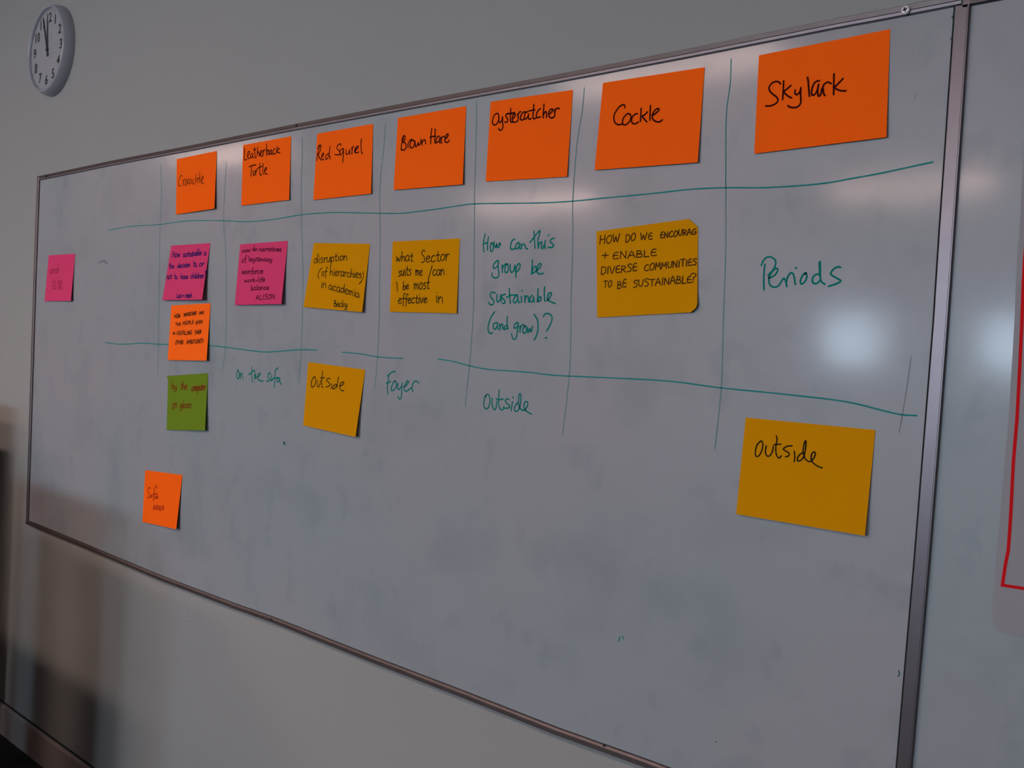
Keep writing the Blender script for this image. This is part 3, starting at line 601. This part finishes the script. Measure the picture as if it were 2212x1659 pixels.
make_note('sticky_note', Note([(360.2,812.2),(449.4,806),(442.7,930),(357.0,928.4)], .010, skew=.7, curl=[(0, 0, .004, .22)], warp=foldw), M['green'], 'green sticky note with red-brown writing, the only green one',
 words([('by', 315, 500, 430, 530, 75), ('the', 520, 530, 660, 530, 100), ('computer', 760, 560, 1075, 535, 85), ('on', 325, 960, 440, 945, 110), ('glass', 500, 945, 750, 940, 85)]), Crop(340, 790, 10.371), 'redbrown', .0030)
make_note('sticky_note', Note([(665.8,782),(788.9,798.6),(767.7,944),(654.9,918.9)], .010, skew=.6), M['yellow'], 'smaller-looking yellow sticky note reading "outside", left of the word Foyer, curling off the board',
 wgroups('345,375 305,420 282,500 285,565 315,575 345,540 365,460 360,400 340,380;395,455 390,520 405,572 430,560 450,500 455,450;492,280 485,380 478,480 480,560 505,588;455,405 535,400;640,415 590,415 570,445 610,490 630,530 605,565 555,575;670,515 655,610;740,520 700,560 680,600 710,612 745,570 765,520;795,390 780,480 765,560 765,590;815,560 860,545 895,500 885,480 850,490 822,540 820,590 845,635 880,652 900,635'),
 Crop(640, 770, 8.732), 'black', .0023)
make_note('sticky_note', Note([(313.6,1015.4),(394.1,1026),(380.6,1143.2),(307.4,1127.3)], .011, skew=.6), M['orange'], 'orange sticky note alone low on the board, reading "Sofa area"',
 wgroups('365,575 345,550 305,580 310,650 340,720 330,780 300,775;360,760 385,710 400,750 372,775;515,560 490,510 460,560 440,700 430,840;420,710 520,682;520,740 480,750 460,785 500,790 520,745 527,800') + words([('AREA', 420, 1050, 665, 1065, 105)], caps=True), Crop(290, 1000, 10.37), 'soft', .0030)
make_note('sticky_note', Note([(1610.7,901.7),(1890.9,928.8),(1868.3,1157.6),(1589.9,1110.5)], .007), M['yellow'], 'large yellow sticky note reading "outside" at the lower right of the board',
 wgroups('405,400 360,450 340,530 345,580 380,580 415,520 430,440 415,402;470,460 460,530 480,580 515,575 545,520 555,460;590,340 600,380 585,470 590,560 620,605 650,580;565,445 645,440;780,458 720,465 675,495 700,520 740,545 735,580 700,590;805,525 812,590 805,648;905,540 865,570 842,610 850,640 885,630 920,580 940,490 945,420 940,398 925,430 910,520 925,590 950,630 985,648 1010,640;1010,640 1040,600 1058,555 1050,535 1025,540 1005,590 1015,640 1050,680 1100,710 1140,722'),
 Crop(1570, 880, 5.5306), 'black', .0022)

# ------------------------------------------------------------------ wall clock
cx, cz = 0.0, 0.0
back_edge = at(162.4, 104, WY)             # rightmost point of the case against the wall
CR = 0.150
cc = np.array([back_edge[0] - CR, WY, at(108, 116.5, WY)[2]])
CLOCK_DEPTH = 0.037
clock = thing('wall_clock', (cc[0], WY, cc[2] - CR), 'round wall clock with black numerals, hanging high on the wall left of the boards', 'clock')
yF = -CLOCK_DEPTH
MB().lathe(cc, [(CR, 0.0), (CR, -.012), (CR*.985, -.022), (CR*.955, yF + .003), (CR*.94, yF), (CR*.915, yF), (CR*.905, yF + .008), (CR*.905, yF + .010)], 96).make('case', M['clock_shell'], clock, smooth=True)
dy = yF + .010
dial = MB().lathe(cc, [(CR*.906, dy), (0.0002, dy)], 96).make('dial', M['clock_dial'], clock)
MB().lathe(cc, [(CR*.908, yF + .004), (0.0002, yF + .004)], 64).make('glass', glass, clock)
for k in range(1, 13):
    a = math.radians(90 - 30*k); rr = CR*.69
    tcv = bpy.data.curves.new('numeral', 'FONT'); tcv.body = str(k); tcv.size = 0.045; tcv.offset = 0.0009; tcv.align_x = 'CENTER'; tcv.align_y = 'CENTER'; tcv.resolution_u = 3
    to = bpy.data.objects.new('tmp', tcv); C.objects.link(to)
    dg = bpy.context.evaluated_depsgraph_get(); me = bpy.data.meshes.new_from_object(to.evaluated_get(dg))
    bpy.data.objects.remove(to)
    me.materials.clear(); me.materials.append(M['black'])
    o = bpy.data.objects.new('numeral', me); C.objects.link(o); o.parent = clock
    o.rotation_euler = (math.pi/2, 0, 0)
    o.location = Vector((cc[0] + rr*math.cos(a), WY + dy - .0006, cc[2] + rr*math.sin(a))) - clock.location
tk = MB()
for k in range(60):
    a = math.radians(6*k); r0, r1, wd_ = CR*.855, CR*(.895), (.0016 if k % 5 == 0 else .0006)
    c_, s_ = math.cos(a), math.sin(a)
    P = [(r0, -wd_), (r1, -wd_), (r1, wd_), (r0, wd_)]
    tk.add([(cc[0] + r*c_ - t*s_, WY + dy - .0006, cc[2] + r*s_ + t*c_) for r, t in P], [(0, 1, 2, 3)])
tk.make('minute_track', M['black'], clock)
def hand(name, ang, length, tail, w0, yy):
    a = math.radians(ang); c_, s_ = math.cos(a), math.sin(a)
    P = [(-tail, -w0), (length*.9, -w0*.7), (length, 0), (length*.9, w0*.7), (-tail, w0)]
    q = [(cc[0] + r*c_ - t*s_, cc[2] + r*s_ + t*c_) for r, t in P]; n = len(q)
    V = [(x, WY + yy, z) for x, z in q] + [(x, WY + yy + .0008, z) for x, z in q]
    obj(name, V, [tuple(range(n)), tuple(reversed(range(n, 2*n)))] + [(i, i+n, (i+1) % n+n, (i+1) % n) for i in range(n)], M['black'], clock)
hand('hour_hand', 90 + 5.0, CR*.68, CR*.16, .0048, dy - .0020)
hand('minute_hand', 90 + 21, CR*.83, CR*.16, .0036, dy - .0032)
MB().lathe((cc[0], WY + dy, cc[2]), [(.008, 0), (.008, -.0040), (.0001, -.0042)], 20).make('hub', M['black'], clock)

# ------------------------------------------------------------------ poster on the second board
edge = [(2204, 380), (2204, 469), (2196.6, 565), (2191, 700), (2179, 900), (2167.8, 1029.6), (2157, 1150), (2145, 1291.6), (2143.7, 1330.8), (2145, 1345), (2149.7, 1358), (2158, 1364.5), (2212, 1375.4)]
edge[0] = (2212, 300)
yp = -0.0014
E3 = [at(x, y, yp) for x, y in edge]
bot_s = (E3[-1][2] - E3[-2][2]) / (E3[-1][0] - E3[-2][0])
xR = E3[0][0] + 0.62
P = [(p[0], p[2]) for p in E3] + [(xR, E3[-1][2] + bot_s*(xR - E3[-1][0])), (xR, E3[0][2] + .02), (E3[0][0] + .03, E3[0][2] + .04)]
n = len(P)
pst = obj('poster', [(x, yp, z) for x, z in P] + [(x, -.0001, z) for x, z in P], [tuple(range(n)), tuple(reversed(range(n, 2*n)))] + [(i, i+n, (i+1) % n+n, (i+1) % n) for i in range(n)], M['poster'], None)
tag(pst, 'pale grey poster with rounded corner and red border, cut off by the right edge', 'poster')
redl = [(2224, 430), (2213.5, 560), (2210.5, 613), (2207.3, 700), (2203, 790), (2197.3, 900), (2189, 1000), (2183.5, 1111), (2180.5, 1156), (2178, 1189), (2172, 1219), (2165.5, 1264), (2212, 1271.2)]
Pr = [tuple(at(x, y, yp)[[0, 2]]) for x, y in redl]
Pr.append((Pr[-1][0] + .45, Pr[-1][1] + bot_s*.45))
mb = MB(); wd_ = .0042
def poly_strip(P, wd_, y):
    V = []; P = [np.array(p) for p in P]
    for i in range(len(P)):
        d0 = P[i] - P[i-1] if i else P[1] - P[0]; d1 = P[i+1] - P[i] if i < len(P)-1 else d0
        d0 = d0/np.linalg.norm(d0); d1 = d1/np.linalg.norm(d1); t = d0 + d1; t = t/np.linalg.norm(t); nn = np.array([-t[1], t[0]]); k = 1/max(.5, float(np.dot(t, d0)))
        for sg in (1, -1):
            q = P[i] + nn*wd_/2*k*sg; V.append((q[0], y, q[1]))
    return V, [(2*i, 2*i+1, 2*i+3, 2*i+2) for i in range(len(P)-1)]
V, Fc = poly_strip(Pr, wd_, yp - .0003)
obj('red_border', V, Fc, M['red'], pst)
